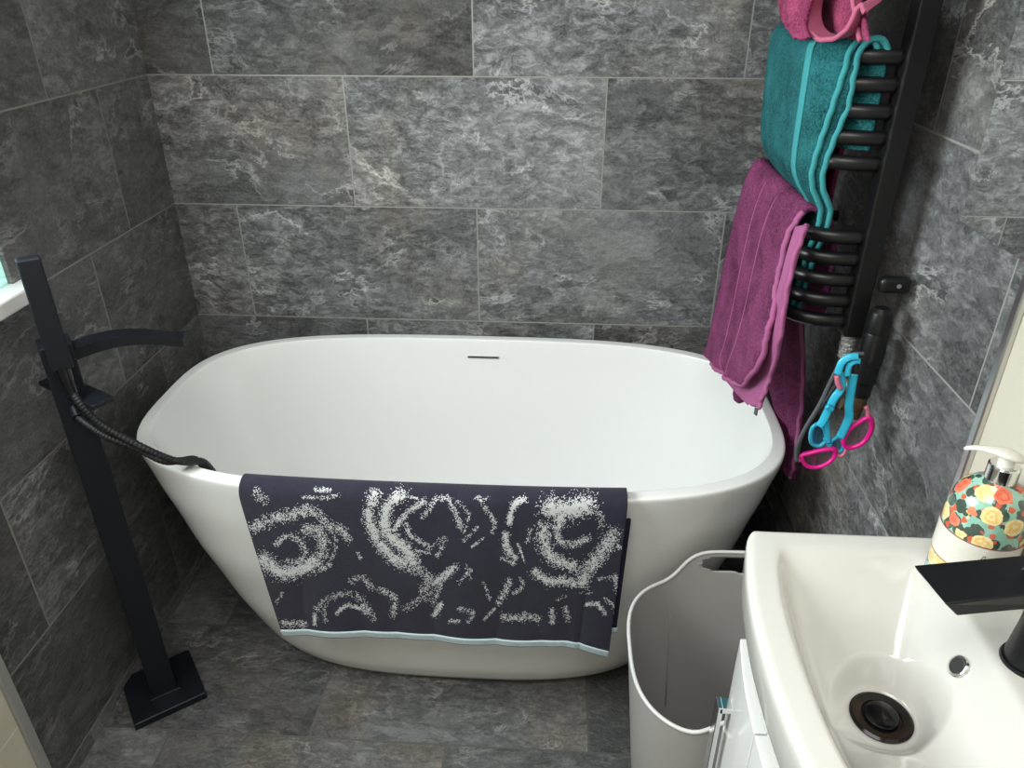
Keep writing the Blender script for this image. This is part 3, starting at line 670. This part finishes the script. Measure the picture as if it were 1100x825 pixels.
# ------------------------------------------------------------------ vanity + basin
BY = -1.232; BH = .217
def front_x(y, extra=0):                               # bowed front edge
    q = abs(y-BY)/BH; return 1.192+.030*q**2.2+extra
def basin():
    T = thing('washbasin', 'white ceramic washbasin with curved front and sunken bowl on the vanity cabinet', 'basin', (1.36, BY, .8))
    ZT = .800; NXb, NYb = 240, 260; x1 = 1.508
    def top(i, j):
        # rounded plan: y from far to near, x from front edge to wall
        q = 2*j-1; y = BY+BH*-q
        cr = .022; e = BH-abs(y-BY); inset = cr-math.sqrt(max(0, cr*cr-(cr-min(e, cr))**2)) if e < cr else 0
        xf = front_x(y)+inset; x = xf+(x1-xf)*i
        return x, y
    def z_of(x, y):
        fx = front_x(y)+.040; a = (x-fx)/.046; bb = (1.437-x)/.072
        py = (BH-.036-abs(y-BY))/.150
        k = 7.0; s_ = -math.log(math.exp(-k*a)+math.exp(-k*bb)+math.exp(-k*py)+math.exp(-k*1.12))/k
        s_ = max(-.3, s_); s_ = math.log(1+math.exp(26*s_))/26
        z = ZT-.108*min(1.05, s_)
        r_ = math.hypot(x-1.348, y+1.214); w_ = max(0, min(1, (.062-r_)/.026)); w_ = w_*w_*(3-2*w_); z = z*(1-w_)+(ZT-.1125)*w_
        # soft roll of the outer edge and slight dish of the ledge
        e = min(BH-abs(y-BY), x-front_x(y)); 
        if e < .010: z -= .010-math.sqrt(max(0, .0001-(.010-max(e, 0))**2))
        return z
    V = []; Fc = []
    def gi(n_):  # edge-dense spacing
        return [0, .004, .01, .018, .028]+[.04+.96*k/(n_-5) for k in range(n_-4)]
    I = gi(NXb); J = [v for v in gi(NYb//2)]; J = [v*.5 for v in J]; J = J+[1-v for v in J[::-1][1:]]
    for ii in I:
        for jj in J: x, y = top(ii, jj); V.append((x, y, z_of(x, y)))
    nj = len(J)
    for a in range(len(I)-1):
        for c_ in range(nj-1): Fc.append((a*nj+c_, (a+1)*nj+c_, (a+1)*nj+c_+1, a*nj+c_+1))
    # outer boundary loop goes down: skirt and underside
    loop = [(0, c_) for c_ in range(nj)]+[(a, nj-1) for a in range(1, len(I))]+[(len(I)-1, c_) for c_ in range(nj-2, -1, -1)]+[(a, 0) for a in range(len(I)-2, 0, -1)]
    base = [a*nj+c_ for a, c_ in loop]; prev = base; cx_, cy_ = 1.40, BY
    for dz, sh in ((-.014, 1.0), (-.040, .995), (-.075, .955), (-.090, .93)):
        new = []
        for bi in base:
            x, y, z = V[bi]; new.append(len(V)); V.append((cx_+(x-cx_)*sh if x < cx_ else x, cy_+(y-cy_)*sh, ZT-.010+dz if dz < -.02 else z+dz*.6))
        for k in range(len(prev)): Fc.append((prev[k], prev[(k+1) % len(prev)], new[(k+1) % len(prev)], new[k]))
        prev = new
    mesh('basin_bowl', V, Fc, M['ceramic'], T)
    dx, dy = 1.348, -1.214; dz = z_of(dx, dy)
    w = MB().lathe((dx, dy, dz+.001), [(0, 0), (.0345, 0), (.035, .002), (.032, .004), (.0225, .0028), (.022, .0015), (0, .0015)], 48).build('waste_ring', M['black_gloss'], T, auto=30)
    MB().lathe((dx, dy, dz+.003), [(0, .0065), (.0145, .006), (.0185, .0045), (.0195, .0025), (.0185, 0), (0, 0)], 40).build('waste_plug', M['black_gloss'], w, auto=30)
    # overflow on the rear wall of the bowl
    ox, oy = 1.417, -1.208; oz = z_of(ox, oy); g = (z_of(ox+.009, oy)-z_of(ox-.009, oy))/.018
    nrm = Vector((-g, 0, 1)).normalized(); q = nrm.to_track_quat('Z', 'Y').to_matrix().to_4x4()
    mt = Matrix.Translation((ox, oy, oz+.0005)) @ q
    b1 = MB().lathe((0, 0, 0), [(.0085, .001), (.0092, .0042), (.0115, .0044), (.0128, .0032), (.0134, -.003)], 36)
    bmesh.ops.transform(b1.bm, matrix=mt, verts=b1.bm.verts); rg = b1.build('overflow_ring', M['chrome'], T, auto=60)
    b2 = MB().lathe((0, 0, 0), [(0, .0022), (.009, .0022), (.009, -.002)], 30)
    bmesh.ops.transform(b2.bm, matrix=mt, verts=b2.bm.verts); b2.build('overflow_hole_shade', M['dark'], rg)  # solid disc coloured as the shade inside the hole
    return z_of
ZOF = basin()
def vanity():
    T = thing('vanity_cabinet', 'gloss white vanity cabinet with chrome handle under the washbasin', 'cabinet', (1.37, BY, 0))
    def slab(name, x_off, y0, y1, z0, z1, depth, mat, flat=True):
        V = []; Fc = []; N = 24
        for k in range(N+1):
            y = lerp(y0, y1, k/N); x = front_x(y, x_off)
            V += [(x, y, z0), (x, y, z1), (x+depth if depth < .1 else 1.506, y, z1), (x+depth if depth < .1 else 1.506, y, z0)]
        for k in range(N):
            for q in range(4): Fc.append((k*4+q, k*4+(q+1) % 4, (k+1)*4+(q+1) % 4, (k+1)*4+q))
        Fc += [(0, 1, 2, 3), (N*4+3, N*4+2, N*4+1, N*4)]
        o = mesh(name, V, Fc, mat, T, smooth=False); bv = o.modifiers.new('b', 'BEVEL'); bv.width = .0015; bv.segments = 2; bv.limit_method = 'ANGLE'; return o
    slab('carcass', .034, BY+.165, BY-.165, .0, .706, .018, M['gloss_white'])
    for yy in (BY+.157, BY-.157): MB().box((1.376, yy, .353), (.260, .016, .706), bev=.001).build('side_panel', M['gloss_white'], T)
    for (ya, yb) in ((BY+.145, BY+.001), (BY-.001, BY-.160)):
        d_ = slab('door', .010, ya, yb, .06, .672, .018, M['gloss_white'])
        hy = ya-.030 if ya > BY-.01+.1 else yb+.030
        hx = front_x(hy, .010)
        MB().box((hx-.016, hy, .490), (.007, .020, .185), bev=.001).box((hx-.008, hy, .577), (.018, .020, .010), bev=.001).box((hx-.008, hy, .403), (.018, .020, .010), bev=.001).build('handle', M['chrome'], d_)
vanity()
def basin_tap():
    T = thing('basin_tap', 'matt black mixer tap with flat spout on the washbasin ledge', 'tap', (1.474, -1.222, .8))
    x, y = 1.473, -1.224; z = .7985
    MB().lathe((x, y, z), [(0, 0), (.0265, 0), (.0275, .003), (.0265, .006), (0, .006)], 48).build('base_ring', M['tap_black'], T, auto=35)
    MB().lathe((x, y, z+.005), [(0, 0), (.0245, 0), (.0215, .045), (.0205, .085), (.0205, .108), (0, .108)], 48).build('tap_body', M['tap_black'], T, auto=35)
    # flat wedge spout
    V = [(1.343, -1.190, .8985), (1.352, -1.246, .8985), (1.368, -1.246, .883), (1.350, -1.188, .889),
         (1.47, -1.198, .930), (1.47, -1.250, .930), (1.47, -1.244, .902), (1.47, -1.204, .902)]
    o = mesh('spout', V, [(0, 1, 2, 3), (4, 7, 6, 5), (0, 4, 5, 1), (1, 5, 6, 2), (2, 6, 7, 3), (3, 7, 4, 0)], M['tap_black'], T, smooth=False)
    bv = o.modifiers.new('b', 'BEVEL'); bv.width = .0018; bv.segments = 3
    V = [(1.424, -1.224, .926), (1.470, -1.190, .935), (1.503, -1.190, .950), (1.503, -1.258, .950), (1.470, -1.258, .935),
         (1.430, -1.224, .936), (1.470, -1.192, .962), (1.503, -1.192, .968), (1.503, -1.256, .968), (1.470, -1.256, .962)]
    o = mesh('handle', V, [(0, 1, 2, 3, 4), (5, 9, 8, 7, 6), (0, 5, 6, 1), (1, 6, 7, 2), (2, 7, 8, 3), (3, 8, 9, 4), (4, 9, 5, 0)], M['tap_black'], T, smooth=False)
    bv = o.modifiers.new('b', 'BEVEL'); bv.width = .002; bv.segments = 3
basin_tap()

# ------------------------------------------------------------------ soap dispenser
def floral():
    t = NT('floral_print'); X, vec = t.coord()
    geo = t.n('ShaderNodeTexCoord')
    def flowers(scale, off, r):
        mp = t.n('ShaderNodeMapping'); t.put(mp.inputs['Vector'], vec); mp.inputs['Location'].default_value = off
        nz = t.n('ShaderNodeTexNoise'); t.put(nz.inputs['Vector'], mp.outputs[0]); nz.inputs['Scale'].default_value = 130
        ad = t.n('ShaderNodeVectorMath', operation='MULTIPLY_ADD'); t.put(ad.inputs[0], nz.outputs['Color']); ad.inputs[1].default_value = (.006, .006, .006); t.put(ad.inputs[2], mp.outputs[0])
        v = t.n('ShaderNodeTexVoronoi'); t.put(v.inputs['Vector'], ad.outputs[0]); v.inputs['Scale'].default_value = scale; v.inputs['Randomness'].default_value = .75
        return v, t.ma('LESS_THAN', v.outputs['Distance'], r)
    vl, leaf = flowers(60, (.3, .1, .2), .50); vf, fl = flowers(44, (0, 0, 0), .47); vs, sm = flowers(75, (.7, .2, .5), .30)
    c = t.mix(t.ramp(t.noise(vec, 30, 3), [(.3, 0.0), (.7, 1.0)]), (.22, .44, .35, 1), (.34, .58, .47, 1))
    c = t.mix(leaf, c, t.mix(t.noise(vec, 300, 2), (.03, .06, .05, 1), (.09, .12, .09, 1)))
    c = t.mix(sm, c, (.62, .12, .06, 1))
    sc = t.n('ShaderNodeSeparateColor'); t.put(sc.inputs[0], vf.outputs['Color'])
    pet = t.ramp(t.ma('ADD', t.ma('MULTIPLY', vf.outputs['Distance'], 1.3), t.ma('MULTIPLY', t.noise(vec, 190, 3, .7), .6)), [(.25, 0.0), (.5, 1.0), (.62, .3), (.85, 1.0)])
    red = t.mix(pet, (.55, .04, .03, 1), (.83, .22, .12, 1)); yel = t.mix(pet, (.72, .35, .06, 1), (.88, .74, .35, 1))
    c = t.mix(fl, c, t.mix(t.ma('GREATER_THAN', sc.outputs[0], .5), red, yel))
    t.set(color=c, rough=.15, Coat_Weight=.5); return t.m
def soap():
    x, y = 1.461, -1.098; z = .7985
    T = thing('soap_dispenser', 'floral soap dispenser bottle with white pump on the far end of the washbasin ledge', 'soap dispenser', (x, y, z))
    R_ = .0435
    prof = [(0, 0), (.038, 0), (R_-.001, .003), (R_, .008), (R_, .100), (R_-.001, .112), (.040, .125), (.034, .136), (.025, .144), (.016, .149), (.0155, .152), (0, .152)]
    MB().lathe((x, y, z), prof, 64).build('bottle', floral(), T, smooth=True)
    lb = MB().lathe((x, y, z), [(R_+.0001, .044), (R_+.0007, .0445), (R_+.0007, .0825), (R_+.0001, .083)], 64).build('label_band', simple('cream_label', (.70, .67, .60), .35), T, auto=30)
    for zz in (.0435, .0838):
        MB().lathe((x, y, z), [(R_+.0001, zz-.0008), (R_+.0009, zz), (R_+.0001, zz+.0008)], 64).build('band_edge', simple('dark_red_line', (.18, .05, .04), .4), lb, smooth=True)
    # faint handwriting on the band
    sc = []
    base_a = math.radians(-112)
    word = [(0, .003), (.001, .009), (.0035, .010), (.003, .002), (.002, -.001), (.0035, .004), (.0055, .0055), (.006, .002), (.0075, .004), (.008, .0065), (.009, .002), (.0105, .0055), (.0115, .002), (.013, .0065), (.014, .003), (.0155, -.001), (.0165, .005), (.018, .0045), (.0185, .002), (.020, .0055), (.022, .004)]
    for u_, v_ in word:
        a = base_a+u_/R_*1.0; sc.append((x+(R_+.0010)*math.cos(a), y+(R_+.0010)*math.sin(a), z+.063+v_))
    tube('handwriting', catmull(sc, 5), .00035, M['grey_strap'], lb, 6)
    MB().lathe((x, y, z+.150), [(.0145, 0), (.0165, .002), (.0165, .019), (.015, .021), (.010, .021)], 40).build('collar', M['chrome'], T, auto=30)
    MB().lathe((x, y, z+.168), [(0, 0), (.0085, 0), (.0085, .013), (0, .013)], 32).build('pump_stem', M['cream_white'], T, auto=40)
    V = []; Fc = []; n_ = 14; a0 = math.radians(152); dv = Vector((math.cos(a0), math.sin(a0), 0)); sv = Vector((-dv.y, dv.x, 0))
    st = [(-.016, .001, .180, .002), (-.014, .007, .181, .005), (-.006, .0115, .183, .0065), (.004, .0115, .184, .0065), (.014, .008, .184, .0052), (.024, .0052, .183, .0042), (.034, .0042, .181, .0036), (.041, .0036, .178, .0034), (.043, .001, .177, .001)]
    for l, w_, zz, hh in st:
        for k in range(n_):
            a = 2*PI*k/n_; p = Vector((x, y, z+zz+hh*math.sin(a)*.7))+dv*l+sv*(w_*math.cos(a)); V.append(p)
    for i in range(len(st)-1):
        for k in range(n_): Fc.append((i*n_+k, i*n_+(k+1) % n_, (i+1)*n_+(k+1) % n_, (i+1)*n_+k))
    Fc += [tuple(range(n_))[::-1], tuple((len(st)-1)*n_+k for k in range(n_))]
    mesh('pump_head', V, Fc, M['cream_white'], T)
soap()

# ------------------------------------------------------------------ plastic laundry tub
def bin_():
    cx, cy = 1.288, -.878; a_, b_ = .186, .178; T = thing('laundry_tub', 'light grey flexible plastic tub with raised loop handles on the floor by the bathtub', 'tub', (cx, cy, 0))
    N = 320; hs = (math.radians(66), math.radians(-66)); HZ = .420
    def pt(th, t_, off=0):                            # t_: 0 bottom .. 1 rim
        k = lerp(.80, 1.0, t_); n_ = 2.9; c_, s_ = math.cos(th), math.sin(th)
        x = (a_*k+off)*math.copysign(abs(c_)**(2/n_), c_); y = (b_*k+off)*math.copysign(abs(s_)**(2/n_), s_)
        return cx+x, cy+y
    def rimz(th):
        r = 0
        for h in hs:
            d = (th-h+PI) % (2*PI)-PI; x = abs(d); r += .066*(1/(1+math.exp((x-.68)*14)))
        return HZ+r
    bm = bmesh.new(); lv = [0, .05, .2, .4, .6, .8, .90, 1.0]
    ths = [2*PI*k/N for k in range(N)]
    RZ = 120; rings = []
    for r in range(RZ+1):
        ring = []
        for th in ths:
            zt = rimz(th); z = .004+(zt-.004)*(r/RZ); x, y = pt(th, z/HZ); ring.append(bm.verts.new((x, y, z)))
        rings.append(ring)
    HW, HH, ZC = .52, .0165, HZ+.036
    def hv(th, z):
        best = None
        for h in hs:
            d = (th-h+PI) % (2*PI)-PI
            if best is None or abs(d) < abs(best[0]): best = (d, h)
        d, h = best; return d, h, ((abs(d)/HW)**4+(abs(z-ZC)/HH)**4)
    for r in range(RZ+1):
        for k in range(N):
            v = rings[r][k]; d, h, f_ = hv(ths[k], v.co.z)
            if .80 < f_ < 1.22 and r < RZ:
                q = f_**-.25; d2 = d*q; z2 = ZC+(v.co.z-ZC)*q; x, y = pt(h+d2, z2/HZ); v.co = (x, y, z2); v.tag = True
    inside = {}
    for r in range(RZ+1):
        for k in range(N):
            v = rings[r][k]
            inside[(r, k)] = (not v.tag) and hv(ths[k], v.co.z)[2] < .80
    for r in range(RZ):
        for k in range(N):
            cs = [(r, k), (r, (k+1) % N), (r+1, (k+1) % N), (r+1, k)]
            vs_ = [rings[a][b2] for a, b2 in cs]
            if any(inside[c2] for c2 in cs) or all(v.tag for v in vs_) and hv(ths[k]+PI/N, sum(v.co.z for v in vs_)/4)[2] < .97: continue
            bm.faces.new(vs_)
    bm.faces.new(rings[0][::-1])
    me = bpy.data.meshes.new('tub_wall'); bm.to_mesh(me); bm.free()
    o = link('tub_wall', me, M['grey_plastic'], T, True); place(o, T)
    s_ = o.modifiers.new('th', 'SOLIDIFY'); s_.thickness = .0035; s_.offset = 0
    P = [(*pt(th, rimz(th)/HZ), rimz(th)) for th in ths]
    tube('mould_seam', [(cx+(p[0]-cx)*.985, cy+(p[1]-cy)*.985, p[2]) for p in [(*pt(math.radians(112), z/HZ), z) for z in (.10, .2, .28, .34)]], .0009, M['grey_plastic'], T, 6)
    tube('rim', P, .0035, simple('pale_grey_plastic', (.62, .61, .59), .35), T, 8, closed=True)
bin_()

# ------------------------------------------------------------------ light
def area(name, loc, rot, sx, sy, power, col):
    l = bpy.data.lights.new(name, 'AREA'); l.shape = 'RECTANGLE'; l.size = sx; l.size_y = sy; l.energy = power; l.color = col
    o = bpy.data.objects.new(name, l); C.objects.link(o); o.location = loc; o.rotation_euler = rot; return o
wl = area('window_light', (.03, -1.12, 1.42), (0, math.radians(-82), 0), .80, .78, 31, (.93, .98, 1.0))
cl = area('ceiling_fill', (.80, -1.80, 2.36), (0, 0, 0), .9, .9, 19, (1.0, .985, .96))  # added soft fill under the ceiling, set forward to light the tub front
w = bpy.data.worlds.new('world'); bpy.context.scene.world = w; w.use_nodes = True
w.node_tree.nodes['Background'].inputs[0].default_value = (.8, .9, 1, 1); w.node_tree.nodes['Background'].inputs[1].default_value = .3
vs = bpy.context.scene.view_settings; vs.view_transform = 'Standard'; vs.exposure = 0.0
